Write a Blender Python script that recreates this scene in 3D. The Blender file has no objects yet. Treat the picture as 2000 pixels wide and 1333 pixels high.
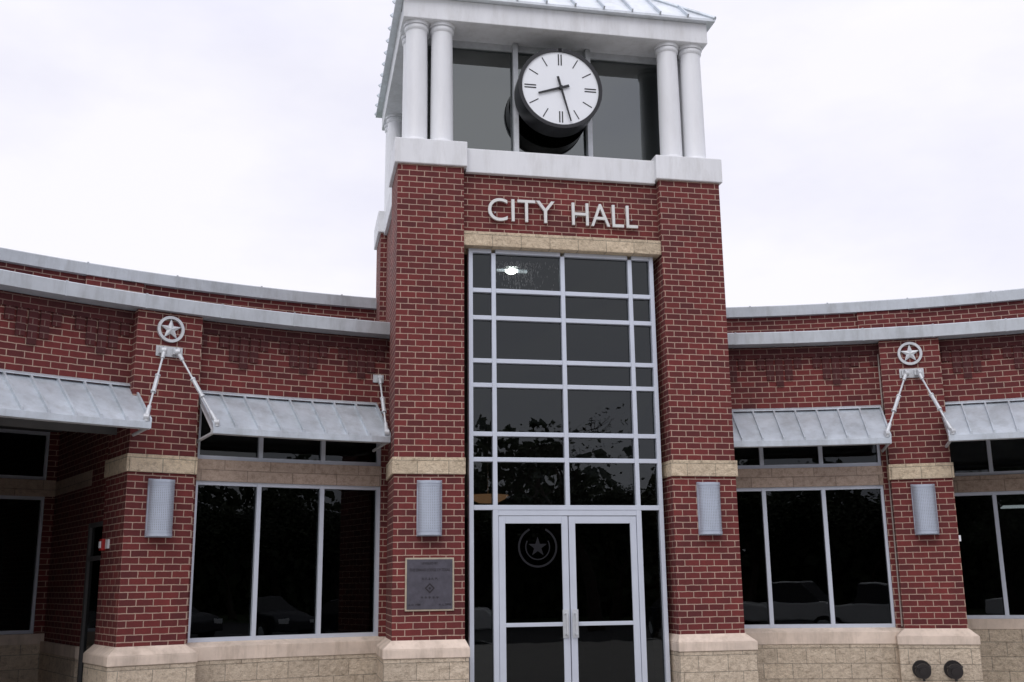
import bpy, bmesh, math, random
from mathutils import Vector, Matrix
random.seed(7)
scn=bpy.context.scene
try:
    scn.view_settings.view_transform='Standard'; scn.view_settings.look='None'; scn.view_settings.exposure=0
except Exception: pass
COL=scn.collection
YC=-11.167; RW=12.56; RP=12.367; PH=24.418
D=math.radians

# ---------------------------------------------------------------- materials
def newmat(n):
    m=bpy.data.materials.new(n);m.use_nodes=True;nt=m.node_tree
    b=nt.nodes['Principled BSDF'];return m,nt,b
def noise(nt,scale,detail=5,rough=.6,coord='Object',vec=None):
    t=nt.nodes.new('ShaderNodeTexNoise');t.inputs['Scale'].default_value=scale;t.inputs['Detail'].default_value=detail;t.inputs['Roughness'].default_value=rough
    if vec is None:
        tc=nt.nodes.new('ShaderNodeTexCoord');vec=tc.outputs[coord]
    nt.links.new(vec,t.inputs['Vector']);return t.outputs['Fac']
def ramp(nt,fac,stops):
    r=nt.nodes.new('ShaderNodeValToRGB');e=r.color_ramp.elements
    while len(e)<len(stops): e.new(.5)
    for i,(p,c) in enumerate(stops):
        e[i].position=p;e[i].color=(c if len(c)==4 else (*c,1))
    nt.links.new(fac,r.inputs[0]);return r.outputs[0]
def mix(nt,a,b,fac,mode='MULTIPLY'):
    m=nt.nodes.new('ShaderNodeMix');m.data_type='RGBA';m.blend_type=mode
    for s,v in ((m.inputs[6],a),(m.inputs[7],b),(m.inputs[0],fac)):
        if isinstance(v,(int,float)): s.default_value=v
        elif isinstance(v,tuple): s.default_value=(*v,1) if len(v)==3 else v
        else: nt.links.new(v,s)
    return m.outputs[2]
def bump(nt,b,h,strength=.3,dist=.01,prev=None):
    n=nt.nodes.new('ShaderNodeBump');n.inputs['Strength'].default_value=strength;n.inputs['Distance'].default_value=dist
    nt.links.new(h,n.inputs['Height'])
    if prev is not None: nt.links.new(prev,n.inputs['Normal'])
    nt.links.new(n.outputs[0],b.inputs['Normal']);return n.outputs[0]
def mapping(nt,v,sc):
    mp=nt.nodes.new('ShaderNodeMapping');mp.inputs['Scale'].default_value=sc;nt.links.new(v,mp.inputs[0]);return mp.outputs[0]
def simple(n,col,rough=.5,metal=0,var=.15,scale=3,bs=0,fine=40,streak=False,grime=0):
    m,nt,b=newmat(n)
    tc=nt.nodes.new('ShaderNodeTexCoord');v=tc.outputs['Object']
    v2=mapping(nt,v,(1,1,.12)) if streak else v
    f=noise(nt,scale,6,.65,vec=v2)
    c=ramp(nt,f,[(.3,tuple(x*(1-var) for x in col)),(.7,tuple(min(1,x*(1+var*.6)) for x in col))])
    if grime:
        g=noise(nt,6,7,.7,vec=mapping(nt,v,(1,1,.22)))
        c=mix(nt,c,ramp(nt,g,[(.46,(1,1,1)),(.68,(1-grime,1-grime*1.05,1-grime*1.15))]),1.0)
    nt.links.new(c,b.inputs['Base Color'])
    b.inputs['Roughness'].default_value=rough;b.inputs['Metallic'].default_value=metal
    if bs: bump(nt,b,noise(nt,fine,4,.6,vec=v),bs,.004)
    return m
def brickmat(n,c1,c2,mortar,bw=.203,rh=.081,ms=.012):
    m,nt,b=newmat(n)
    uv=nt.nodes.new('ShaderNodeUVMap');uv.uv_map='UVMap'
    wob=nt.nodes.new('ShaderNodeTexNoise');wob.inputs['Scale'].default_value=14;nt.links.new(uv.outputs[0],wob.inputs['Vector'])
    va=nt.nodes.new('ShaderNodeVectorMath');va.operation='MULTIPLY_ADD';va.inputs[1].default_value=(.010,.010,0)
    nt.links.new(wob.outputs['Color'],va.inputs[0]);nt.links.new(uv.outputs[0],va.inputs[2])
    t=nt.nodes.new('ShaderNodeTexBrick');nt.links.new(va.outputs[0],t.inputs['Vector'])
    t.inputs['Color1'].default_value=(*c1,1);t.inputs['Color2'].default_value=(*c2,1);t.inputs['Mortar'].default_value=(*mortar,1)
    t.inputs['Scale'].default_value=1;t.inputs['Brick Width'].default_value=bw;t.inputs['Row Height'].default_value=rh
    t.inputs['Mortar Size'].default_value=ms/2;t.inputs['Mortar Smooth'].default_value=.2;t.inputs['Bias'].default_value=0
    big=ramp(nt,noise(nt,.9,5,.6,vec=uv.outputs[0]),[(.3,(.74,.74,.77)),(.7,(1.0,1.0,1.0))])
    mid=ramp(nt,noise(nt,5,4,.6,vec=mapping(nt,uv.outputs[0],(1.6,.45,1))),[(.3,(.80,.80,.81)),(.7,(1.0,1.0,1.0))])
    fine=ramp(nt,noise(nt,60,4,.7,vec=uv.outputs[0]),[(.3,(.72,.72,.72)),(.7,(1.,1.,1.))])
    c=mix(nt,t.outputs['Color'],big,1.0);c=mix(nt,c,mid,1.0);c=mix(nt,c,fine,1.0)
    nt.links.new(c,b.inputs['Base Color']);b.inputs['Roughness'].default_value=.85
    inv=nt.nodes.new('ShaderNodeMath');inv.operation='SUBTRACT';inv.inputs[0].default_value=1;nt.links.new(t.outputs['Fac'],inv.inputs[1])
    p=bump(nt,b,inv.outputs[0],.5,.007)
    bump(nt,b,noise(nt,90,3,.6,vec=uv.outputs[0]),.3,.004,p)
    return m
def rockmat(n,col,bw=.40,rh=.205,bs=1.0):
    m,nt,b=newmat(n)
    uv=nt.nodes.new('ShaderNodeUVMap');uv.uv_map='UVMap'
    t=nt.nodes.new('ShaderNodeTexBrick');nt.links.new(uv.outputs[0],t.inputs['Vector'])
    t.inputs['Color1'].default_value=(*col,1);t.inputs['Color2'].default_value=(*[x*.82 for x in col],1);t.inputs['Mortar'].default_value=(*[x*.55 for x in col],1)
    t.inputs['Scale'].default_value=1;t.inputs['Brick Width'].default_value=bw;t.inputs['Row Height'].default_value=rh
    t.inputs['Mortar Size'].default_value=.006;t.inputs['Mortar Smooth'].default_value=.3
    f=ramp(nt,noise(nt,13,8,.8,vec=uv.outputs[0]),[(.36,(.64,.60,.56)),(.5,(.97,.95,.93)),(.68,(1.15,1.15,1.15))])
    g=ramp(nt,noise(nt,70,3,.7,vec=uv.outputs[0]),[(.3,(.78,.78,.78)),(.7,(1,1,1))])
    c=mix(nt,t.outputs['Color'],f,1.0);c=mix(nt,c,g,1.0);nt.links.new(c,b.inputs['Base Color']);b.inputs['Roughness'].default_value=.92
    inv=nt.nodes.new('ShaderNodeMath');inv.operation='SUBTRACT';inv.inputs[0].default_value=1;nt.links.new(t.outputs['Fac'],inv.inputs[1])
    p=bump(nt,b,inv.outputs[0],.6,.015)
    bump(nt,b,noise(nt,12,8,.75,vec=uv.outputs[0]),bs,.07,p)
    return m
def glassmat(n,trans,ior,rough=0.0,tint=(1,1,1)):
    m,nt,b=newmat(n);nt.nodes.remove(b);out=nt.nodes['Material Output']
    tr=nt.nodes.new('ShaderNodeBsdfTransparent');tr.inputs[0].default_value=(*[trans*x for x in tint],1)
    gl=nt.nodes.new('ShaderNodeBsdfGlossy');gl.inputs['Roughness'].default_value=rough;gl.inputs[0].default_value=(*tint,1)
    fr=nt.nodes.new('ShaderNodeFresnel');fr.inputs[0].default_value=ior
    bp=nt.nodes.new('ShaderNodeBump');bp.inputs['Strength'].default_value=.05;bp.inputs['Distance'].default_value=.02
    nz=noise(nt,1.6,2,.5);nt.links.new(nz,bp.inputs['Height']);nt.links.new(bp.outputs[0],gl.inputs['Normal'])
    ms=nt.nodes.new('ShaderNodeMixShader');nt.links.new(fr.outputs[0],ms.inputs[0]);nt.links.new(tr.outputs[0],ms.inputs[1]);nt.links.new(gl.outputs[0],ms.inputs[2])
    nt.links.new(ms.outputs[0],out.inputs[0]);return m
def emit(n,col,s):
    m,nt,b=newmat(n);b.inputs['Base Color'].default_value=(*col,1);b.inputs['Emission Color'].default_value=(*col,1);b.inputs['Emission Strength'].default_value=s;return m

BRICK=brickmat('red_brick',(.225,.033,.030),(.130,.020,.021),(.60,.42,.32))
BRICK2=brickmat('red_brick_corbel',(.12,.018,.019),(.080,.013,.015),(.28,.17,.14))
ROCK=rockmat('split_face_stone',(.95,.79,.58))
ROCKB=rockmat('split_face_stone_base',(.92,.78,.61))
CAST=simple('cast_stone',(.70,.58,.48),.85,0,.18,2.5,.3,grime=.25)
CASTW=rockmat('cast_stone_course',(.62,.49,.40),.60,.40,.25)
WHITE=simple('white_painted_stucco',(.76,.77,.79),.6,0,.10,2.0,.15,60,True,grime=.14)
WHITEC=simple('white_painted_column',(.78,.79,.81),.45,0,.06,1.6,.05,60,True,grime=.06)
ALU=simple('aluminium_frame',(.60,.64,.72),.4,.25,.05,3)
GALV=simple('galvanised_metal',(.58,.63,.68),.42,.35,.22,2.2,.1,25,grime=.18)
COPE=simple('coping_metal',(.50,.53,.56),.45,.3,.14,1.5,.05,25,grime=.2)
STEEL=simple('painted_steel_grey',(.58,.60,.62),.45,.2,.15,8)
SOFF=simple('soffit_grey',(.10,.10,.10),.8,0,.15,3)
SCONCE=simple('lamp_aluminium',(.48,.53,.62),.4,.3,.08,5)
BLACK=simple('black_enamel',(.010,.010,.012),.35,0,.2,4)
CLOCKW=simple('clock_face_white',(.84,.86,.89),.35,0,.02,3)
LETTER=simple('letter_metal',(.68,.68,.66),.4,.2,.08,8)
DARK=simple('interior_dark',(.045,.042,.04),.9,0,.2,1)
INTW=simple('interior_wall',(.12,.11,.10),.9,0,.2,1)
GLASS=glassmat('tinted_window_glass',.20,1.42,0,(.95,1,1))
GLASST=glassmat('entrance_tower_glass',.26,1.55,0,(.95,1,1))
GLASSU=glassmat('clerestory_glass',.34,2.4,0,(.94,1,.98))
BRONZE=simple('plaque_bronze',(.085,.08,.10),.5,.3,.25,12)
GOLD=simple('plaque_border',(.46,.40,.30),.5,.2,.2,12)
PLTXT=simple('plaque_raised_text',(.20,.17,.17),.5,.3,.1,12)
ASPH=simple('asphalt',(.05,.05,.052),.9,0,.3,1.5,.4,120)
CONC=simple('concrete_paving',(.36,.34,.31),.85,0,.15,1.0,.2,60)
GRASSM=simple('grass',(.05,.08,.025),.95,0,.4,2.5,.5,80)
PAINT=simple('road_paint',(.7,.7,.68),.7,0,.1,4)
BARK=simple('bark',(.06,.045,.035),.95,0,.3,8,.5,30)
LEAF=simple('leaf',(.042,.055,.022),.7,0,.5,.8)
RED=simple('red_enamel',(.45,.02,.02),.4)
TYRE=simple('tyre_rubber',(.02,.02,.02),.8)
SEAL=simple('sealant_bead',(.42,.38,.34),.7)
DROPS=simple('lamplit_water_droplets',(.20,.21,.21),.4)
LAMPW=emit('lit_lamp',(1,.97,.9),45)
LAMPT=emit('lit_lamp_tray',(.9,.95,1),6.0)
LAMPO=emit('lit_bowl_lamp',(1,.5,.25),1.3)
FLUO=emit('lit_fluorescent_tube',(.9,.95,1),5)

# ---------------------------------------------------------------- geometry helpers
class MB:
    def __init__(s): s.v=[];s.f=[];s.u=[]
    def quad(s,pts,uvs):
        i=len(s.v);s.v+= [tuple(p) for p in pts];s.f.append(tuple(range(i,i+len(pts))));s.u+=list(uvs)
    def hexa(s,P,M=None):
        fs=[(0,3,2,1),(4,5,6,7),(0,1,5,4),(1,2,6,5),(2,3,7,6),(3,0,4,7)]
        for f in fs:
            pts=[Vector(P[i]) for i in f]
            n=(pts[1]-pts[0]).cross(pts[2]-pts[0])
            if n.length<1e-9: n=(pts[2]-pts[0]).cross(pts[3]-pts[0])
            n.normalize()
            if abs(n.z)>.8: uv=[(p.x,p.y) for p in pts]
            elif abs(n.y)>=abs(n.x): uv=[(p.x,p.z) for p in pts]
            else: uv=[(p.y+.1,p.z) for p in pts]
            if M is not None: pts=[M@p for p in pts]
            s.quad(pts,uv)
        return s
    def box(s,x0,x1,y0,y1,z0,z1,M=None):
        return s.hexa([(x0,y0,z0),(x1,y0,z0),(x1,y1,z0),(x0,y1,z0),(x0,y0,z1),(x1,y0,z1),(x1,y1,z1),(x0,y1,z1)],M)
    def sweep(s,prof,p0,p1,n):
        if p0>p1: p0,p1=p1,p0
        P=[]
        for i in range(n+1):
            a=D(p0+(p1-p0)*i/n)
            P.append([Vector((r*math.sin(a),YC+r*math.cos(a),z)) for r,z in prof])
        k=len(prof)
        for i in range(n):
            a0=D(p0+(p1-p0)*i/n)*RW;a1=D(p0+(p1-p0)*(i+1)/n)*RW
            for j in range(k):
                j2=(j+1)%k;(r0,z0),(r1,z1)=prof[j],prof[j2]
                v0,v1=(z0,z1) if abs(z1-z0)>=abs(r1-r0) else (r0,r1)
                s.quad([P[i][j],P[i+1][j],P[i+1][j2],P[i][j2]],[(a0,v0),(a1,v0),(a1,v1),(a0,v1)])
        s.quad(P[0][::-1],[(r,z) for r,z in prof][::-1]);s.quad(P[-1],[(r,z) for r,z in prof])
        return s
    def cyl(s,a,b,r0,r1=None,n=12,caps=True):
        a=Vector(a);b=Vector(b);r1=r0 if r1 is None else r1
        d=(b-a).normalized();t=Vector((0,0,1)) if abs(d.z)<.9 else Vector((1,0,0));x=d.cross(t).normalized();y=d.cross(x)
        A=[];B=[]
        for i in range(n):
            w=2*math.pi*i/n;o=x*math.cos(w)+y*math.sin(w);A.append(a+o*r0);B.append(b+o*r1)
        for i in range(n):
            j=(i+1)%n;s.quad([A[i],A[j],B[j],B[i]],[(i/n,0),((i+1)/n,0),((i+1)/n,1),(i/n,1)])
        if caps: s.quad(A[::-1],[(0,0)]*n);s.quad(B,[(0,0)]*n)
        return s
    def lathe(s,c,prof,n=32):
        for j in range(len(prof)-1):
            (r0,z0),(r1,z1)=prof[j],prof[j+1]
            for i in range(n):
                w0=2*math.pi*i/n;w1=2*math.pi*(i+1)/n
                s.quad([(c[0]+r0*math.cos(w0),c[1]+r0*math.sin(w0),z0),(c[0]+r0*math.cos(w1),c[1]+r0*math.sin(w1),z0),
                        (c[0]+r1*math.cos(w1),c[1]+r1*math.sin(w1),z1),(c[0]+r1*math.cos(w0),c[1]+r1*math.sin(w0),z1)],[(0,z0),(1,z0),(1,z1),(0,z1)])
        return s
    def done(s,name,mat,parent=None,smooth=False,bevel=0):
        me=bpy.data.meshes.new(name);me.from_pydata(s.v,[],s.f)
        ul=me.uv_layers.new(name='UVMap')
        for i,l in enumerate(ul.data): l.uv=s.u[i]
        bm=bmesh.new();bm.from_mesh(me);bmesh.ops.remove_doubles(bm,verts=bm.verts,dist=1e-5)
        bmesh.ops.recalc_face_normals(bm,faces=bm.faces);bm.to_mesh(me);bm.free()
        me.materials.append(mat)
        if smooth:
            for p in me.polygons:p.use_smooth=True
            me.set_sharp_from_angle(angle=D(40))
        o=bpy.data.objects.new(name,me);COL.objects.link(o)
        if bevel:
            m=o.modifiers.new('b','BEVEL');m.width=bevel;m.segments=2;m.limit_method='ANGLE'
        if parent: o.parent=parent
        return o
def empty(name,loc=(0,0,0)):
    e=bpy.data.objects.new(name,None);e.location=loc;e.empty_display_size=.3;COL.objects.link(e);return e
def keep(o,parent):
    o.parent=parent;o.matrix_parent_inverse=Matrix.Translation(parent.location).inverted()
def frame(phi,R):
    a=D(phi);return Matrix.Translation((R*math.sin(a),YC+R*math.cos(a),0))@Matrix.Rotation(-a,4,'Z')
def P(phi,R,z):
    a=D(phi);return Vector((R*math.sin(a),YC+R*math.cos(a),z))
def text(body,size,mat,name,M,extrude,align='LEFT',width=None,height=None,bold=0,parent=None):
    cu=bpy.data.curves.new(name,'FONT');cu.body=body;cu.size=size;cu.extrude=extrude;cu.align_x=align;cu.offset=bold
    t=bpy.data.objects.new(name,cu);COL.objects.link(t);bpy.context.view_layer.update()
    dg=bpy.context.evaluated_depsgraph_get();me=bpy.data.meshes.new_from_object(t.evaluated_get(dg));bpy.data.objects.remove(t)
    xs=[v.co.x for v in me.vertices];ys=[v.co.y for v in me.vertices]
    sx=width/(max(xs)-min(xs)) if width else 1;sy=height/(max(ys)-min(ys)) if height else sx
    x0=min(xs) if width and align=='LEFT' else (0 if not width else (min(xs)+max(xs))/2);y0=min(ys)
    for v in me.vertices: v.co=Vector(((v.co.x-x0)*sx,(v.co.y-y0)*sy,v.co.z))
    me.transform(M);me.materials.clear();me.materials.append(mat)
    o=bpy.data.objects.new(name,me);COL.objects.link(o)
    if parent:o.parent=parent
    return o
FRONT=lambda x,y,z: Matrix.Translation((x,y,z))@Matrix.Rotation(math.pi/2,4,'X')

# ================================================================= BUILDING
B=empty('city_hall_building')
A_=2.295;Bi=1.394;DEP=3.87
ZC,ZBB,ZBT,ZBR,ZW=1.08,3.11,3.325,7.295,7.655
m=MB()
for sx in(-1,1):
    for y0,y1 in((0,.9),(DEP-.9,DEP)):
        x0,x1=sorted((sx*Bi,sx*A_))
        m.box(x0,x1,y0,y1,.9,ZBR)
m.done('tower_brick_piers',BRICK,B)
m=MB()
m.box(-Bi,Bi,.12,.42,6.40,7.25)
m.box(-A_+.10,-A_+.4,.9,DEP-.9,.0,7.25); m.box(A_-.4,A_-.10,.9,DEP-.9,.0,7.25)
m.box(-Bi,Bi,DEP-.4,DEP-.12,0,7.25)
m.done('tower_brick_walls',BRICK,B)
m=MB()
for sx in(-1,1):
    x0,x1=sorted((sx*(Bi-.012),sx*(A_+.025)))
    m.box(x0,x1,-.03,.93,ZBB,ZBT)
m.done('tower_stone_bands',ROCK,B,bevel=.008)
MB().box(-1.43,1.43,.03,.45,6.195,6.40).done('tower_stone_lintel',ROCK,B,bevel=.008)
def base(mb1,mb2,x0,x1,y0,y1,fx0,fx1,fy,ztop=ZC,M=None):
    zc=ztop-.10;zb=ztop-.21
    mb1.hexa([(x0-fx0,y0-fy,zc),(x1+fx1,y0-fy,zc),(x1+fx1,y1,zc),(x0-fx0,y1,zc),(x0-.005,y0-.005,ztop),(x1+.005,y0-.005,ztop),(x1+.005,y1,ztop),(x0-.005,y1,ztop)],M)
    mb1.box(x0-fx0,x1+fx1,y0-fy,y1,zb,zc-.0005,M)
    mb2.box(x0-fx0+.012,x1+fx1-.012,y0-fy+.012,y1-.003,0,zb-.0005,M)
c1=MB();c2=MB()
base(c1,c2,-A_,-Bi,0,.92,.12,.05,.12);base(c1,c2,Bi,A_,0,.92,.05,.12,.12)
for s in(-1,1):
    base(c1,c2,-.408,.408,0,.92,.12,.12,.12,1.08,frame(s*PH,RP))
c1.done('pier_base_caps',CAST,B,bevel=.008);c2.done('pier_base_blocks',ROCKB,B,bevel=.01)
m=MB()
m.box(-1.36,1.36,.05,.5,7.25,7.60)
for s in (-1,1):
    x0,x1=sorted((s*(A_-.05),s*(A_-.4)));m.box(x0,x1,.9,DEP-.9,7.25,7.60)
m.box(-1.36,1.36,DEP-.5,DEP-.06,7.25,7.60)
m.done('tower_white_band',WHITE,B,bevel=.01)
m=MB()
for sx in(-1,1):
    x0,x1=sorted((sx*(Bi-.045),sx*(A_+.045)))
    for y0,y1 in((-.045,.945),(DEP-.945,DEP+.045)):
        m.box(x0,x1,y0,y1,ZBR,ZW)
m.done('tower_white_pier_caps',WHITE,B,bevel=.012)
MB().box(-2.2,2.2,.1,DEP-.1,7.50,7.58).done('belfry_floor',WHITE,B)
m=MB()
ZB=9.47
prof=[(.0,ZW-.001),(.178,ZW),(.178,ZW+.03),(.165,ZW+.045),(.160,ZW+.07),(.157,ZW+.8),(.150,ZB-.17),(.150,ZB-.13),(.168,ZB-.11),(.172,ZB-.085),(.168,ZB-.06),(.155,ZB-.05),(.182,ZB-.045),(.185,ZB),(0,ZB+.001)]
for sx in(-1,1):
    for cy in (.20,DEP-.20):
        for cx in(1.675,2.035): m.lathe((sx*cx,cy),prof)
    for cy in (.56,DEP-.56): m.lathe((sx*2.035,cy),prof)
m.done('belfry_columns',WHITEC,B,smooth=True)
m=MB();bx=2.24;bt=9.79
m.box(-bx,bx,-.02,.42,ZB,bt);m.box(-bx,bx,DEP-.42,DEP+.02,ZB,bt)
m.box(-bx,-bx+.42,.42,DEP-.42,ZB,bt);m.box(bx-.42,bx,.42,DEP-.42,ZB,bt)
m.box(-bx+.42,bx-.42,.42,DEP-.42,ZB+.03,ZB+.1)
m.done('roof_beam',WHITE,B,bevel=.01)
ex=2.34;ey0=-.11;ey1=DEP+.2;ez=bt
m=MB();m.box(-ex,ex,ey0,ey1,ez,ez+.035)
ap=Vector((0,(ey0+ey1)/2,ez+2.05));zz=ez+.036
cs=[Vector((-ex,ey0,zz)),Vector((ex,ey0,zz)),Vector((ex,ey1,zz)),Vector((-ex,ey1,zz))]
for i in range(4):
    a,b=cs[i],cs[(i+1)%4];m.quad([a,b,ap],[(0,0),(1,0),(.5,1)])
ROOFM=simple('tower_roof_skylit_metal',(.70,.74,.78),.4,.15,.14,2.2,.1,25,grime=.15)  # paler copy of the galvanised metal; sky reflection put into the base colour
m.done('tower_roof_metal',ROOFM,B)
m=MB()
for i in range(4):
    a,b=cs[i],cs[(i+1)%4];mid=(a+b)/2;L=(b-a).length;dr=(b-a).normalized();up=(ap-mid);nrm=dr.cross(up).normalized()
    if nrm.z<0:nrm=-nrm
    n=11
    for k in range(1,n):
        t=-L/2+L*k/n;h=1-abs(t)/(L/2)
        p0=mid+dr*t-up*.004;p1=mid+dr*t+up*h
        w=.012
        m.hexa([p0-dr*w,p0+dr*w,p1+dr*w,p1-dr*w,p0-dr*w+nrm*.045,p0+dr*w+nrm*.045,p1+dr*w+nrm*.045,p1-dr*w+nrm*.045])
    m.cyl(a+Vector((0,0,.01)),ap,.035,.035,8)
m.done('tower_roof_seams',GALV,B)
gy=.62;gx=1.86;gb=DEP-.62
m=MB();GL=MB()
for y in (gy,gb):
    for x in(-gx,-.55,.55,gx): m.box(x-.03,x+.03,y-.05,y+.05,7.58,ZB+.03)
    m.box(-gx+.03,gx-.03,y-.04,y+.04,ZB-.07,ZB+.03);m.box(-gx+.03,gx-.03,y-.04,y+.04,7.58,7.66)
    GL.box(-gx+.02,gx-.02,y-.006,y+.006,7.6,ZB)
for x in(-gx,gx):
    m.box(x-.03,x+.03,gy+.05,gb-.05,ZB-.07,ZB+.03);m.box(x-.03,x+.03,gy+.05,gb-.05,7.58,7.66)
    m.box(x-.03,x+.03,(gy+gb)/2-.03,(gy+gb)/2+.03,7.66,ZB-.07)
    GL.box(x-.006,x+.006,gy+.05,gb-.05,7.6,ZB)
for x in(-.55,.55): m.box(x-.035,x+.035,gy-.13,gy-.055,7.58,ZB+.02)
m.done('belfry_window_frames',STEEL,B);GL.done('belfry_glass',GLASSU,B)

# ---- curtain wall
m=MB();fy=.15
rows=[6.165,5.61,5.23,4.64,4.31,3.66,3.325]
xs=[-1.28,-.965,0,.965,1.28]
fw=.029
for x in (-1.28,1.28): m.box(x-fw,x+fw,fy,fy+.13,0,6.195)
for x in (-.965,0,.965): m.box(x-fw,x+fw,fy,fy+.13,2.735,6.136)
for z in rows:
    for a,b in zip(xs[:-1],xs[1:]): m.box(a+fw,b-fw,fy+.004,fy+.125,z-.029,z+.029)
m.box(-1.28+fw,1.28-fw,fy-.002,fy+.13,2.672,2.735)
for s in(-1,1):
    m.box(s*.965-.035,s*.965+.035,fy,fy+.13,0,2.672)
    a,b=sorted((s*1.0,s*1.251));m.box(a,b,fy+.01,fy+.12,0,.12)
m.box(-.93,.93,fy+.004,fy+.12,2.60,2.6715)
m.done('curtain_wall_frames',ALU,B,bevel=.004)
m=MB()
for i,(z0,z1) in enumerate(zip([2.735,3.354,3.689,4.339,4.669,5.259,5.639],[3.296,3.631,4.281,4.611,5.201,5.581,6.136])):
    for a,b in zip(xs[:-1],xs[1:]):
        t=random.uniform(-.0025,.0025);m.hexa([(a+fw,fy+.06+t,z0),(b-fw,fy+.06-t,z0),(b-fw,fy+.066-t,z0),(a+fw,fy+.066+t,z0),(a+fw,fy+.06-t,z1),(b-fw,fy+.06+t,z1),(b-fw,fy+.066+t,z1),(a+fw,fy+.066-t,z1)])
for s in(-1,1):
    a,b=sorted((s*1.0,s*1.251));m.box(a,b,fy+.06,fy+.066,.12,2.672)
m.done('curtain_wall_glass',GLASST,B)
m=MB();rs=random.Random(11)
for i in range(420):
    x=-.58+rs.gauss(0,.19);z=6.05-abs(rs.gauss(0,.20))
    if not(-.92<x<-.05 and 5.65<z<6.08): continue
    L=rs.uniform(.006,.035);w_=rs.uniform(.001,.0024)
    m.quad([(x-w_,fy+.054,z-L),(x+w_,fy+.054,z-L),(x+w_,fy+.054,z+L*.3),(x-w_,fy+.054,z+L*.3)],[(0,0)]*4)
m.done('lamplit_condensation_streaks',DROPS,B)  # wet streaks near the lamp; their lamp-lit brightness is put into the pale colour
m=MB();g=MB();h=MB()
for s in(-1,1):
    xo,xi=.925*s,.006*s
    def vb(a,b,z0,z1,y0=fy+.01,y1=fy+.06):
        a,b=sorted((a,b));m.box(a,b,y0,y1,z0,z1)
    vb(xo,xo-s*.085,.03,2.592);vb(xi,xi+s*.085,.03,2.592)
    vb(xo-s*.085,xi+s*.085,2.50,2.592);vb(xo-s*.085,xi+s*.085,.03,.28);vb(xo-s*.085,xi+s*.085,1.205,1.255)
    a,b=sorted((xo-s*.085,xi+s*.085));g.box(a,b,fy+.032,fy+.038,.28,2.50)
    hx=s*.062
    for z in(1.11,1.36):
        h.cyl((hx,fy+.012,z),(hx,fy-.07,z),.014)
    h.cyl((hx,fy-.07,1.10),(hx,fy-.07,1.37),.016)
    h.box(hx-.04,hx+.04,fy-.004,fy+.009,1.06,1.41)
m.done('entrance_doors',ALU,B,bevel=.004);g.done('entrance_door_glass',GLASS,B);h.done('door_pull_handles',STEEL,B,smooth=True)
def star_pts(r,ri,n=5):
    return [((r if i%2==0 else ri)*math.sin(math.pi*i/n),(r if i%2==0 else ri)*math.cos(math.pi*i/n)) for i in range(2*n)]
def ring(mb,M,r0,r1,d0,d1,n=40,a0=0,a1=360):
    for i in range(n):
        w=[D(a0+(a1-a0)*(i+k)/n) for k in(0,1)]
        pts=[]
        for dd in(d1,d0):
            for (r,a) in((r0,w[0]),(r1,w[0]),(r1,w[1]),(r0,w[1])): pts.append(Vector((r*math.sin(a),dd,r*math.cos(a))))
        mb.hexa(pts,M)
def star(mb,M,r,ri,d0,d1,ridge=0):
    pts=star_pts(r,ri);c=Vector((0,d0-ridge,0))
    for i in range(10):
        a,b=pts[i],pts[(i+1)%10]
        q=[c,Vector((a[0],d0,a[1])),Vector((b[0],d0,b[1]))]
        mb.quad([M@x for x in q],[(0,0)]*3)
        q=[Vector((a[0],d0,a[1])),Vector((a[0],d1,a[1])),Vector((b[0],d1,b[1])),Vector((b[0],d0,b[1]))]
        mb.quad([M@x for x in q],[(0,0)]*4)
ETCH=simple('etched_glass',(.018,.018,.021),.8)
ETCH.node_tree.nodes['Principled BSDF'].inputs['Specular IOR Level'].default_value=.08
m=MB();M=Matrix.Translation((-.41,fy+.031,2.20))
ring(m,M,.235,.26,-.003,0,48,25,335);ring(m,M,.15,.165,-.003,0,40,60,300);star(m,M,.13,.05,-.003,0)
m.done('etched_door_emblem',ETCH,B)

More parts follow.
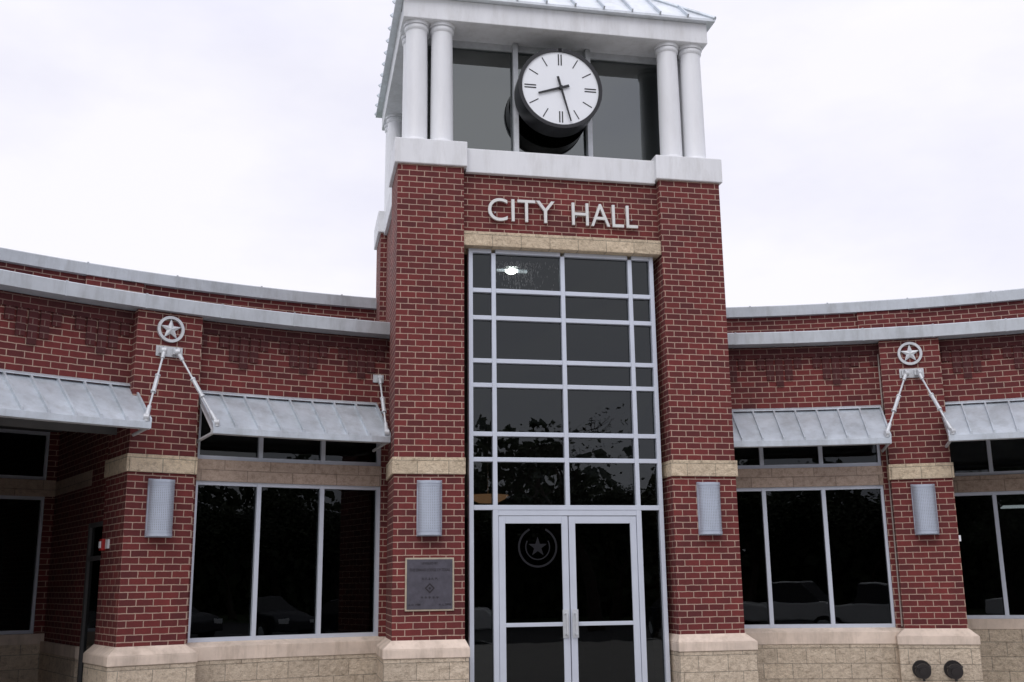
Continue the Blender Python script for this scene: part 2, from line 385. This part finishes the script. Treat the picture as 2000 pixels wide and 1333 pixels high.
# ---- wings
brick=MB();bandm=MB();castc=MB();rockb=MB();soff=MB();inter=MB();fr=MB();gl=MB();copf=MB();copr=MB();corb=MB();roofm=MB();bandp=MB();joint=MB();dfr=MB();seal=MB()
def winunit(phis,R,z0,z1,fwid=.028):
    for i,p in enumerate(phis): fr.box(-fwid,fwid,0,.11,z0,z1,frame(p,R))
    for a,b in zip(phis[:-1],phis[1:]):
        for za,zb in((z0,z0+.05),(z1-.05,z1)): fr.sweep([(R+.006,za),(R+.105,za),(R+.105,zb),(R+.006,zb)],a,b,1)
        j=random.uniform(-.002,.002)
        gl.sweep([(R+.06+j,z0+.05),(R+.066+j,z0+.05),(R+.066-j,z1-.05),(R+.06-j,z1-.05)],a,b,1)
WR=RW+.04
for s in(-1,1):
    def rect(mb,r0,r1,z0,z1,p0,p1,n=10): mb.sweep([(r0,z0),(r1,z0),(r1,z1),(r0,z1)],s*p0,s*p1,n)
    rect(brick,RW,RW+.3,4.10,5.12,10.0,40,24)
    rect(brick,RW,RW+.3,1.08,4.10,10.0,10.85,1)
    rect(brick,RW,RW+.3,1.08,4.10,22.15,24.4,2)
    zt=1.085
    castc.sweep([(RW-.10,.87),(RW+.2,.87),(RW+.2,zt),(RW+.02,zt),(RW-.10,zt-.05)],s*10,s*23.5,10)
    rect(rockb,RW-.09,RW+.2,0,.869,10,23.5,10)
    winunit([s*p for p in(10.95,14.5,18.35,22.1)],WR,1.085,3.06)
    rect(bandm,RW-.006,RW+.25,3.06,3.33,10.85,22.15,10)
    winunit([s*p for p in(10.95,14.5,18.35,22.1)],WR,3.335,4.10)
    F=frame(s*PH,RP)
    brick.box(-.408,.408,0,.9,.9,5.12,F)
    bandp.box(-.408-.025,.408+.025,-.028,.925,ZBB,ZBT,F)
    seal.box(-s*.418-.008,-s*.418+.008,.17,.20,1.1,5.1,F)
    RR=RW+(3.95 if s<0 else 1.4)
    F2=frame(s*24.4,RP)
    if s>0: brick.box(-.28,.28,.9,1.75,.0,4.10,F2)
    else:
        brick.box(-.28,.28,.9,2.1,2.60,4.10,F2);brick.box(-.2,.28,.9,2.1,0,2.60,F2);brick.box(-.28,.28,2.1001,4.3,1.0,4.10,F2)
        castc.box(-.33,.28,2.1001,4.3,.85,.9999,F2);rockb.box(-.32,.28,2.1001,4.3,0,.8499,F2);bandm.box(-.284,.2,2.1002,4.3,ZBB,ZBT,F2)
        for y0,y1 in((.93,1.0),(2.03,2.10)): dfr.box(-.28,-.201,y0,y1,0,2.6,F2)
        for z0,z1 in((2.1,2.16),(2.54,2.599),(0,.12)): dfr.box(-.275,-.205,1.0,2.03,z0,z1,F2)
        gl.box(-.245,-.238,1.0,2.03,.12,2.1,F2);gl.box(-.245,-.238,1.0,2.03,2.16,2.54,F2)
    rect(soff,RW+.3,RR+.3,4.08,4.14,24.4,40,14)
    ph=(25.9,29.2,32.5,35.8,39) if s<0 else (26.2,29.46,32.6,35.8,39)
    e0,e1=(3.10,1.11) if s<0 else (3.02,1.15)
    winunit([s*p for p in ph],RR+.04,e1,e0)
    winunit([s*p for p in ph],RR+.04,e0+.25,4.08)
    rect(bandm,RR-.004,RR+.25,e0,e0+.245,(ph[0] if s>0 else 24.6),40,10)
    rect(castc,RR-.05,RR+.25,e1-.15,e1,24.4,40,10);rect(rockb,RR-.04,RR+.25,0,e1-.151,24.4,40,10)
    if s<0:
        rect(brick,RR,RR+.25,e1,e0,24.6,25.85,3);rect(brick,RR,RR+.25,e0+.245,4.08,24.6,25.85,3)
        rect(soff,RW+.25,RW+.3,3.60,4.0995,26.4,40,12)
        # unseen front wall and base, added to block light and darken the porch
        rect(brick,RW,RW+.28,1.08,4.0995,34.6,40.0,6);rect(castc,RW-.08,RW+.3,.90,1.0799,34.4,40.1,6);rect(rockb,RW-.07,RW+.29,0,.8999,34.45,40.05,6)
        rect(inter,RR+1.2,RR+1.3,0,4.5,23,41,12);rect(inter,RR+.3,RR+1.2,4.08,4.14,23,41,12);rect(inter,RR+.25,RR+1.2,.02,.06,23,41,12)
        brick.box(-.3,.3,0,6,.0,4.1,frame(-40.6,RW))
        rect(brick,15.123,15.42,0,6.213,8.2,23.6,18);rect(brick,15.123,15.42,5.0,6.213,23.6,42,18)
    else: rect(brick,15.123,15.42,0,6.213,8.2,42,30)
    copf.sweep([(RP-.085,5.125),(RW+.45,5.125),(RW+.45,5.30),(RP-.06,5.305),(RP-.085,5.29)],s*9.5,s*41,40)
    rect(soff,RW-.02,RW+.4,5.10,5.124,10.5,41,20)
    brick.box(-.42,.42,-.06,.1,5.1,6.213,frame(s*PH,15.123))
    copr.sweep([(15.03,6.214),(15.5,6.214),(15.5,6.38),(15.05,6.40),(15.03,6.385)],s*8.0,s*42,40)
    rect(roofm,RW+.3,15.12,5.10,5.16,8,42,20);rect(roofm,15.42,18.2,5.0,5.05,8,42,20)
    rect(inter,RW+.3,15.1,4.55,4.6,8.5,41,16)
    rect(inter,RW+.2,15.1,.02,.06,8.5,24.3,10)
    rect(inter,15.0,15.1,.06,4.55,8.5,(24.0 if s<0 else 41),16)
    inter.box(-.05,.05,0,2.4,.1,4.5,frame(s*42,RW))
    for p in (13,17,21.5,26,30.5,35): joint.box(-.012,.012,-.004,.3,5.12,5.308,frame(s*p,RP-.085))
    for p in (11,16,21,26,31,36): joint.box(-.012,.012,-.004,.3,6.21,6.405,frame(s*p,15.03))
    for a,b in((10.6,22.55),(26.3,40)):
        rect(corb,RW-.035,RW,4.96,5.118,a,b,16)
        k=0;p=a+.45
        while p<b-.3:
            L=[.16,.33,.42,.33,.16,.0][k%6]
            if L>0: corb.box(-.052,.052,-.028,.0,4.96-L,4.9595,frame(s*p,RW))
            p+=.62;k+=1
brick.done('wing_brick_walls',BRICK,B);bandm.done('wing_stone_lintels',CASTW,B);castc.done('wing_stone_sills',CAST,B,bevel=.006)
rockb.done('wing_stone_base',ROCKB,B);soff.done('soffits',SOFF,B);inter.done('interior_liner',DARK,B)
fr.done('wing_window_frames',ALU,B);gl.done('wing_window_glass',GLASS,B);copf.done('front_coping',COPE,B);copr.done('rear_coping',COPE,B)
dfr.done('side_door_frame',SOFF,B);seal.done('sealant_joints',SEAL,B)
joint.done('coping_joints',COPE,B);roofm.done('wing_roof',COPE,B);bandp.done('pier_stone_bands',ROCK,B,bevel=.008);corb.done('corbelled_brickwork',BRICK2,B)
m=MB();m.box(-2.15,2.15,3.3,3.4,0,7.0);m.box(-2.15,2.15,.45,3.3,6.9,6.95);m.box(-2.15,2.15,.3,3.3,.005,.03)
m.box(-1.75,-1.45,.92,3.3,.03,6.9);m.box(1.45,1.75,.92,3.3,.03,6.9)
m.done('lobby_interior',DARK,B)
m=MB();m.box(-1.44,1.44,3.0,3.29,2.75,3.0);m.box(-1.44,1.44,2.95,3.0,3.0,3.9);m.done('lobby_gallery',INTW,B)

# ================================================================= AWNINGS
def awning(s,p0,p1,name):
    e=empty(name,P(s*(p0+p1)/2,RW,4.0))
    R0,Z0,R1,Z1=RW-.002,4.165,RW-.72,3.64
    n=max(1,round(D(p1-p0)*12.2/.31))
    m=MB();m.sweep([(R0,Z0),(R0,Z0-.02),(R1,Z1-.02),(R1,Z1-.075),(R1-.012,Z1-.075),(R1-.012,Z1),],s*p0,s*p1,n)
    o=m.done('metal_sheet',GALV);keep(o,e)
    m=MB()
    for i in range(n+1):
        p=s*(p0+(p1-p0)*i/n);p+= (.04*s if i==0 else (-.04*s if i==n else 0))
        a=P(p,R0,Z0);b=P(p,R1-.01,Z1);t=Vector((math.cos(D(p)),-math.sin(D(p)),0))*.012;u=Vector((0,0,.045))
        m.hexa([a-t,a+t,b+t,b-t,a-t+u,a+t+u,b+t+u,b-t+u])
    m.sweep([(R0,Z0+.045),(R0-.05,Z0+.015),(R0-.05,Z0-.0),(R0,Z0+.02)],s*p0,s*p1,n)
    o=m.done('standing_seams',GALV);keep(o,e)
    m=MB()
    for i in(0,n):
        p=s*(p0+(p1-p0)*i/n)+(.12*s if i==0 else -.12*s)
        m.cyl(P(p,R0,Z0-.06),P(p,R1+.02,Z1-.06),.022)
        m.cyl(P(p,R0,Z1-.10),P(p,R1+.02,Z1-.06),.02)
    m.sweep([(R1+.03,Z1-.08),(R1+.08,Z1-.08),(R1+.08,Z1-.03),(R1+.03,Z1-.03)],s*p0,s*p1,n)
    o=m.done('support_frame',STEEL);keep(o,e)
    return e
for s in(-1,1):
    awning(s,11.25,22.4,'metal_awning');awning(s,26.0,40,'metal_awning')
def rod(mb,a,b):
    a=Vector(a);b=Vector(b);d=(b-a)
    mb.cyl(a,b,.013,.013,8)
    mb.cyl(a,a+d*.12,.030,.024,10);mb.cyl(b-d*.16,b,.024,.032,10)
    mb.cyl(a+d*.40,a+d*.62,.026,.026,8);mb.cyl(a+d*.38,a+d*.40,.034,.034,8);mb.cyl(a+d*.62,a+d*.64,.034,.034,8)
    t=Vector((1,0,0))
    mb.cyl(b-t*.03,b+t*.03,.042,.042,12);mb.cyl(a-t*.028,a+t*.028,.044,.044,12)
for s in(-1,1):
    e=empty('awning_support_rods',P(s*PH,RP,4.6));F=frame(s*PH,RP);m=MB()
    m.box(-.165,.165,-.014,0,4.555,4.685,F)
    for q in(-1,1):
        x=q*.085
        m.box(x-.012+.0,x+.012,-.09,-.014,4.565,4.67,F);m.box(x-.055,x-.035,-.09,-.014,4.58,4.66,F)
        top=F@Vector((x,-.085,4.61))
        inner=(q==-s)
        end=P(s*(22.15 if inner else 26.25),RW-.70,3.70)
        rod(m,top,end)
        m.cyl(end+Vector((0,0,-.05)),end+Vector((0,0,.03)),.035,.035,10)
    o=m.done('turnbuckle_rods',STEEL,smooth=True);keep(o,e)
    e=empty('awning_support_rod',P(s*11.1,RW,4.55));m=MB()
    F=frame(s*11.15,RW);m.box(-.075,.075,-.014,0,4.49,4.60,F);m.box(-.012,.012,-.09,-.014,4.51,4.59,F)
    rod(m,F@Vector((0,-.085,4.54)),P(s*11.45,RW-.70,3.70))
    o=m.done('turnbuckle_rod',STEEL,smooth=True);keep(o,e)
    F=frame(s*PH,RP);e=empty('star_medallion',F@Vector((0,0,4.90)));M=F@Matrix.Translation((0,0,4.905));m=MB()
    ring(m,M,.133,.168,-.04,0,40);star(m,M,.137,.054,-.025,0,.02)
    o=m.done('star_and_ring',STEEL);keep(o,e)

# ================================================================= WALL LAMPS
def sconce(F):
    e=empty('wall_lamp',F@Vector((0,0,2.68)));n=20;r=.152
    m=MB()
    def prof(z0,z1,rr,dy):
        for i in range(n):
            a0=math.pi*i/n;a1=math.pi*(i+1)/n
            f=lambda a,z:F@Vector((rr*math.cos(a),-dy*math.sin(a)-.03,z))
            m.quad([f(a0,z0),f(a1,z0),f(a1,z1),f(a0,z1)],[(i/n,z0),((i+1)/n,z0),((i+1)/n,z1),(i/n,z1)])
    prof(2.345,3.02,r,.13);prof(2.345,2.38,r+.006,.137);prof(2.985,3.02,r+.006,.137)
    for z in (2.40,2.965):
        prof(z-.008,z+.008,r+.004,.134)
    o=m.done('perforated_half_cylinder',SCONCE,smooth=True);keep(o,e)
    m=MB()
    for i in range(2,n-1):
        a=math.pi*i/n
        for k in range(27):
            z=2.42+k*.02
            c=F@Vector(((r+.001)*math.cos(a),-.131*math.sin(a)-.03,z));t=(F.to_3x3()@Vector((-math.sin(a),-.86*math.cos(a),0))).normalized()*.0045;u=Vector((0,0,.0045))
            m.quad([c-t,c-u,c+t,c+u],[(0,0)]*4)
    o=m.done('perforations',SOFF);keep(o,e)
    m=MB()
    for z in(2.35,3.012):
        m.quad([F@Vector((r*math.cos(math.pi*i/n),-.13*math.sin(math.pi*i/n)-.03,z)) for i in range(n+1)],[(0,0)]*(n+1))
    m.box(-r-.006,r+.006,-.035,0,2.335,3.03,F)
    o=m.done('lamp_back_plate',SCONCE);keep(o,e)
sconce(Matrix.Translation((-1.845,0,0)));sconce(Matrix.Translation((1.885,0,0)))
sconce(frame(-PH,RP)@Matrix.Translation((.0,0,0)));sconce(frame(PH,RP)@Matrix.Translation((0,0,0)))

# ================================================================= LETTERS
e=empty('city_hall_sign',(0,.1,6.56))
for body,x0,x1 in(('CITY',-1.05,-.115),('HALL',.13,1.08)):
    o=text(body,.4,LETTER,'letters_'+body.lower(),FRONT(x0,.075,6.575),.018,'LEFT',x1-x0,.325,-.001);keep(o,e)
m=MB()
for x in (-.95,-.7,-.5,-.25,.2,.45,.75,1.0):
    m.cyl((x,.13,6.7),(x,.08,6.7),.008)
keep(m.done('letter_pins',STEEL),e)

# ================================================================= CLOCK
CX,CZ,CY=.012,8.62,.08
e=empty('tower_clock',(CX,CY,CZ))
m=MB();m.cyl((CX,CY+.012,CZ),(CX,CY+.34,CZ),.605,.605,72);M=Matrix.Translation((CX,0,CZ));ring(m,M,.562,.614,CY-.02,CY+.05,72)
keep(m.done('drum_case',BLACK,smooth=True),e)
m=MB();m.cyl((CX,CY,CZ),(CX,CY+.011,CZ),.567,.567,72);keep(m.done('dial',CLOCKW),e)
m=MB();DI=CY-.004
def bar(ang,r0,r1,w,off=0,y=DI,dy=.003,w1=None):
    a=D(ang);dr=Vector((math.sin(a),0,math.cos(a)));tt=Vector((math.cos(a),0,-math.sin(a)));c=Vector((CX,y,CZ));w1=w if w1 is None else w1
    q=[c+dr*r0+tt*(off-w),c+dr*r0+tt*(off+w),c+dr*r1+tt*(off+w1),c+dr*r1+tt*(off-w1)]
    m.hexa([x+Vector((0,dy,0)) for x in q]+q)
for hh in range(12):
    if hh%3==0:
        bar(hh*30,.355,.525,.0085,-.020);bar(hh*30,.355,.525,.0085,.020)
    else: bar(hh*30,.375,.525,.007)
bar(252,-.13,.345,.020,0,DI-.02,.006,.014);bar(165,-.17,.525,.018,0,DI-.035,.006,.010)
m.cyl((CX,DI,CZ),(CX,DI-.045,CZ),.03,.03,20)
keep(m.done('hands_and_hour_marks',BLACK),e)
m=MB()
for x in(-.55,.55): m.box(min(x,x*.7),max(x,x*.7),.40,.49,CZ-.05,CZ+.05)
keep(m.done('mounting_arms',STEEL),e)

# ================================================================= PLAQUE
e=empty('dedication_plaque',(-1.835,-.02,1.745));px0,px1,pz0,pz1=-2.14,-1.53,1.425,2.07
m=MB();m.box(px0,px1,-.022,0,pz0,pz1);keep(m.done('border',GOLD,bevel=.004),e)
m=MB();m.box(px0+.02,px1-.02,-.026,-.0225,pz0+.02,pz1-.02);keep(m.done('bronze_plate',BRONZE),e)
pc=(px0+px1)/2
PLTXT=simple('plaque_dark_relief',(.02,.015,.02),.6)
for body,z,w,h_,al in(('LEVELED BY',1.99,.20,.026,0),('THE GRAND LODGE OF TEXAS',1.905,.50,.034,0),('A. F. & A. M.',1.80,.20,.03,0),('A. D. 1998',1.49,.15,.024,-.19),('A. L. 5998',1.49,.15,.024,.19),('* * * * *',1.575,.22,.03,0)):
    o=text(body,.03,PLTXT,'raised_text',FRONT(pc+al,-.028,z),.0015,'CENTER',w,h_);keep(o,e)
m=MB();M=Matrix.Translation((pc,-.0265,1.70))@Matrix.Rotation(math.pi/4,4,'Y')
m.box(-.045,.045,-.004,0,-.045,-.03,M);m.box(-.045,.045,-.004,0,.03,.045,M);m.box(-.045,-.03,-.004,0,-.03,.03,M);m.box(.03,.045,-.004,0,-.03,.03,M);m.box(-.012,.012,-.004,0,-.012,.012,M)
keep(m.done('plain_mark',PLTXT),e)

# ================================================================= FIRE CONNECTION + ALARM + BOX
F=frame(PH,RP-.12);e=empty('fire_department_connection',F@Vector((0,0,.54)));m=MB()
for x in(-.25,.15):
    a=F@Vector((x,.02,.555));b=F@Vector((x,-.14,.54));dd=(b-a).normalized()
    m.cyl(a,a+dd*.03,.12,.12,20);m.cyl(a,b,.07,.08,20);m.cyl(b,b+dd*.03,.098,.098,20);m.cyl(b+dd*.03,b+dd*.05,.05,.05,16)
    for q in(30,150,270):
        aa=D(q);m.cyl(b+dd*.015+Vector((math.cos(aa)*.09,0,math.sin(aa)*.09)),b+dd*.015+Vector((math.cos(aa)*.125,0,math.sin(aa)*.125)),.018,.018,8)
IRON=simple('cast_brass_dark',(.05,.045,.045),.4,.6)
keep(m.done('twin_inlets',IRON,smooth=True),e)
F=frame(-PH,RP);e=empty('fire_alarm_strobe',F@Vector((-.42,.5,2.3)));m=MB()
m.box(-.46,-.408,.70,.82,2.20,2.34,F);keep(m.done('alarm_body',RED,bevel=.006),e)
m=MB();m.box(-.475,-.461,.73,.79,2.23,2.31,F);m.box(-.43,-.408,.55,.66,2.22,2.33,F);keep(m.done('strobe_lens',CLOCKW),e)
F=frame(PH,RP);e=empty('junction_box',F@Vector((.42,.06,2.28)));m=MB()
m.box(.409,.44,.02,.10,2.24,2.32,F);keep(m.done('box_body',CLOCKW,bevel=.004),e)

# ================================================================= INTERIOR LAMPS (lit in the photo)
e=empty('ceiling_lamp',(-.55,.95,6.2));m=MB();m.lathe((-.56,.95),[(0,6.09),(.06,6.10),(.09,6.13),(.07,6.16),(0,6.165)],20);keep(m.done('lit_bulb',LAMPW,smooth=True),e)
m=MB();m.box(-.77,-.655,.92,.98,6.13,6.15);m.box(-.465,-.33,.92,.98,6.12,6.14);keep(m.done('lit_tray',LAMPT),e)
m=MB();m.cyl((-.56,.95,6.166),(-.56,.95,6.24),.15,.10,20);m.cyl((-.56,.95,6.24),(-.56,.95,6.9),.012,.012,8);m.box(-.79,-.31,.90,1.0,6.151,6.165);keep(m.done('lamp_housing',STEEL),e)
x,y,z=-.86,1.3,2.93
e=empty('bowl_pendant_lamp',(x,y,z));m=MB()
m.lathe((x,y),[(.0,z-.09),(.14,z-.08),(.24,z-.03),(.29,z+.02),(.27,z+.02),(0,z-.03)],28);keep(m.done('glass_bowl',LAMPO,smooth=True),e)
m=MB();m.cyl((x,y,z),(x,y,z+1.2),.01,.01,8);keep(m.done('stem',STEEL),e)
e=empty('ceiling_light',P(-19,13.6,4.3));m=MB();m.cyl(P(-19.3,13.4,4.18),P(-19.3,13.4,4.2),.12,.12,16);keep(m.done('lit_disc',LAMPO),e)
e=empty('fluorescent_ceiling_light',P(30,14.6,3.0));m=MB()
for k in range(3): m.box(-.4,.4,k*.22,k*.22+.05,2.80,2.82,frame(31.6,14.25))
keep(m.done('tubes',FLUO),e)

# ================================================================= GROUND, STREET, TREES, CARS
def sheet(name,x0,x1,y0,y1,z,mat,th=None):
    m=MB()
    if th: m.box(x0,x1,y0,y1,z-th,z)
    else: m.quad([(x0,y0,z),(x1,y0,z),(x1,y1,z),(x0,y1,z)],[(x0,y0),(x1,y0),(x1,y1),(x0,y1)])
    return m.done(name,mat)
sheet('ground',-600,600,-600,600,-.15,GRASSM)
sheet('car_park',-60,60,-34,-18,-.146,ASPH)
sheet('plaza_pavement',-16,16,-18,6,0,CONC,.14)
m=MB();m.box(-60,-16,-18.15,-18,-.145,.0);m.box(16,60,-18.15,-18,-.145,0);m.box(-16,16,-18.15,-18.002,-.145,.004);m.done('kerb',CONC)
m=MB()
for i in range(-12,13): m.box(i*2.8-.05,i*2.8+.05,-23.2,-18.4,-.142,-.1415)
m.done('parking_bay_markings',PAINT)
def car(name,x,y,rot,col,kind='sedan'):
    e=empty(name,(x,y,-.14));M=Matrix.Translation((x,y,-.14))@Matrix.Rotation(rot,4,'Z')
    paint=simple(name+'_paint',col,.25,.1,.03)
    if kind=='sedan':
        low=[(-2.3,.35),(-2.35,.6),(-2.25,.92),(-1.5,1.0),(1.0,.98),(2.0,.86),(2.3,.68),(2.32,.35)]
        cab=[(-1.75,.98),(-1.15,1.40),(.25,1.43),(1.05,.97)]
    else:
        low=[(-2.7,.5),(-2.72,1.08),(-.7,1.1),(-.6,1.12),(1.2,1.12),(2.4,1.05),(2.65,.9),(2.65,.45)]
        cab=[(-.75,1.1),(-.55,1.75),(.65,1.78),(1.35,1.1)]
    def ext(prof,w0,w1,mat,nm):
        m=MB();zmin=min(z for _,z in prof);zmax=max(z for _,z in prof)
        def pt(p,sd):
            t=(p[1]-zmin)/(zmax-zmin);return M@Vector((p[0],sd*(w0+(w1-w0)*t),p[1]))
        L=[pt(p,-1) for p in prof];R=[pt(p,1) for p in prof];n=len(prof)
        for i in range(n):
            j=(i+1)%n;m.quad([L[i],L[j],R[j],R[i]],[(0,0)]*4)
        m.quad(L,[(0,0)]*n);m.quad(R[::-1],[(0,0)]*n)
        keep(m.done(nm,mat,bevel=.05 if mat==paint else .02),e)
    ext(low,.9,.84,paint,'body');ext(cab,.82,.62,BLACK,'glasshouse')
    ext([(cab[1][0]-.02,cab[1][1]-.02),(cab[2][0]+.02,cab[2][1]-.02),(cab[2][0]-.1,cab[2][1]+.04),(cab[1][0]+.1,cab[1][1]+.04)],.66,.6,paint,'roof')
    m=MB();h=MB()
    for wx in(-1.45,1.45):
        for sd in(-1,1):
            m.cyl(M@Vector((wx,sd*.93,.33)),M@Vector((wx,sd*.70,.33)),.33,.33,24)
            h.cyl(M@Vector((wx,sd*.94,.33)),M@Vector((wx,sd*.92,.33)),.2,.2,16)
    keep(m.done('tyres',TYRE),e);keep(h.done('hubs',STEEL),e)
    m=MB()
    for sd in(-.62,.62): m.box(2.27,2.34,sd-.16,sd+.16,.62,.76,M)
    keep(m.done('headlamps',CLOCKW),e)
car('parked_pickup_truck',.4,-22.5,.25,(.72,.72,.72),'pickup')
car('parked_car',9.6,-21.2,math.pi/2,(.02,.022,.03));car('parked_car',-9.8,-21,math.pi/2,(.12,.02,.02));car('parked_car',18.2,-21,math.pi/2,(.2,.2,.2))

def tree_mesh(seed,H,bare):
    rnd=random.Random(seed);wood=MB();leaf=MB();tips=[]
    def br(p,d,L,r,lv):
        q=p
        for k in range(3):
            d=(d+Vector((rnd.uniform(-.2,.2),rnd.uniform(-.2,.2),rnd.uniform(-.05,.15)))).normalized()
            n=q+d*L/3;wood.cyl(q,n,r*(1-k*.2),r*(1-(k+1)*.2),6 if lv<2 else 4,False);q=n
            if lv>=2: tips.append(q)
        if lv<4:
            for _ in range(4 if lv<2 else 3):
                a=rnd.uniform(0,6.28);t=rnd.uniform(.45,1.0)
                nd=(d*t+Vector((math.cos(a),math.sin(a),rnd.uniform(-.1,.5)))*.8).normalized()
                br(q,nd,L*rnd.uniform(.6,.8),r*.42,lv+1)
    br(Vector((0,0,0)),Vector((0,0,1)),H*.24,H*.024,0)
    for t in tips:
        for _ in range(2 if bare else 14):
            c=t+Vector((rnd.gauss(0,.45),rnd.gauss(0,.45),rnd.gauss(0,.36)));a=Vector((rnd.uniform(-1,1),rnd.uniform(-1,1),rnd.uniform(-.6,.6))).normalized();b=a.cross(Vector((rnd.uniform(-1,1),rnd.uniform(-1,1),rnd.uniform(-1,1)))).normalized()
            s=rnd.uniform(.05,.12);leaf.quad([c-a*s,c-b*s*.6,c+a*s,c+b*s*.6],[(0,0)]*4)
    return wood,leaf
meshes=[]
for sd,H,bare in((1,11,False),(2,9,False),(3,13.5,True)):
    w,l=tree_mesh(sd,H,bare);a=w.done('trunk_and_limbs',BARK);b=l.done('foliage',LEAF);meshes.append((a.data,b.data))
    bpy.data.objects.remove(a);bpy.data.objects.remove(b)
pos=[(-34,-38,0),(-27,-41,1),(-21,-37,0),(-15,-40,1),(-9.5,-36,0),(-4,-41,1),(1.5,-37,0),(8.5,-29,2),(7,-42,1),(12,-38,0),(17,-36,1),(22,-40,0),(28,-37,0),(34,-41,1),(40,-38,0),(-40,-36,0),(-12,-38,1),(24,-36,1)]
for x,y,k in pos:
    e=empty('oak_tree',(x,y,-.15));e.rotation_euler=(0,0,random.uniform(0,6.28));sc=random.uniform(.85,1.1);e.scale=(sc*1.2,sc*1.2,sc)
    for d,nm in zip(meshes[k],('trunk_and_limbs','foliage')):
        o=bpy.data.objects.new(nm,d);COL.objects.link(o);o.parent=e
m=MB();random.seed(3)
for i in range(52000):
    low=i%2==0
    x=random.uniform(-75,75);z=random.random()*(5.5 if low else (8.8+1.4*math.sin(x*.23)+1.1*math.sin(x*.71+1)+.6*math.sin(x*1.9)));y=(-45.5 if low else -47)+random.gauss(0,.8)
    a=Vector((random.uniform(-1,1),random.uniform(-.4,.4),random.uniform(-1,1))).normalized();b=a.cross(Vector((0,1,.2))).normalized();s=random.uniform(.3,.5) if low else random.uniform(.2,.4);c=Vector((x,y,z-.15));m.quad([c-a*s,c-b*s*.7,c+a*s,c+b*s*.7],[(0,0)]*4)
m.done('added_tree_line',LEAF)  # unseen foliage added behind the trees, thickened low to darken window reflections

# ================================================================= SKY, SUN, CAMERA
w=bpy.data.worlds.new("World");scn.world=w;w.use_nodes=True;nt=w.node_tree;bg=nt.nodes['Background']
el=D(48)
sky=nt.nodes.new('ShaderNodeTexSky');sky.sky_type='NISHITA';sky.sun_disc=False;sky.sun_elevation=el;sky.sun_rotation=D(205)
sc=nt.nodes.new('ShaderNodeVectorMath');sc.operation='SCALE';sc.inputs['Scale'].default_value=.10;nt.links.new(sky.outputs[0],sc.inputs[0])
tc=nt.nodes.new('ShaderNodeTexCoord')
nz=noise(nt,1.7,6,.55,vec=mapping(nt,tc.outputs['Generated'],(1,1,2.2)))
cl=ramp(nt,nz,[(.32,(.76,.77,.93)),(.50,(.92,.91,1.03)),(.66,(1.05,1.03,1.09))])
sep=nt.nodes.new('ShaderNodeSeparateXYZ');nt.links.new(tc.outputs['Generated'],sep.inputs[0])
mr=nt.nodes.new('ShaderNodeMapRange');mr.inputs[1].default_value=.45;mr.inputs[2].default_value=1;mr.inputs[3].default_value=1;mr.inputs[4].default_value=1.6;nt.links.new(sep.outputs[2],mr.inputs[0])
cs_=nt.nodes.new('ShaderNodeVectorMath');cs_.operation='SCALE';nt.links.new(cl,cs_.inputs[0]);nt.links.new(mr.outputs[0],cs_.inputs['Scale'])
mx=mix(nt,sc.outputs[0],cs_.outputs[0],.92,'MIX');nt.links.new(mx,bg.inputs[0]);bg.inputs[1].default_value=1.0
sun=bpy.data.lights.new('sun','SUN');sun.energy=1.05;sun.angle=D(35);sun.color=(1,.98,.95);so=bpy.data.objects.new('sun',sun);COL.objects.link(so)
a=D(205);dirv=Vector((math.sin(a)*math.cos(el),math.cos(a)*math.cos(el),math.sin(el)));so.rotation_euler=dirv.to_track_quat('Z','Y').to_euler()

cam=bpy.data.cameras.new('camera');co=bpy.data.objects.new('camera',cam);COL.objects.link(co);scn.camera=co
yw,pi_,ro=D(11.392),D(12.796),D(.688)
fwv=Vector((math.sin(yw)*math.cos(pi_),math.cos(yw)*math.cos(pi_),math.sin(pi_)));rt=Vector((math.cos(yw),-math.sin(yw),0));up=rt.cross(fwv)
R_=rt*math.cos(ro)-up*math.sin(ro);U_=rt*math.sin(ro)+up*math.cos(ro)
mt=Matrix((R_,U_,-fwv)).transposed().to_4x4();mt.translation=(-3.476,-13.516,1.75);co.matrix_world=mt
cam.sensor_width=36;cam.lens=37.458;cam.clip_end=2000;cam.clip_start=.05
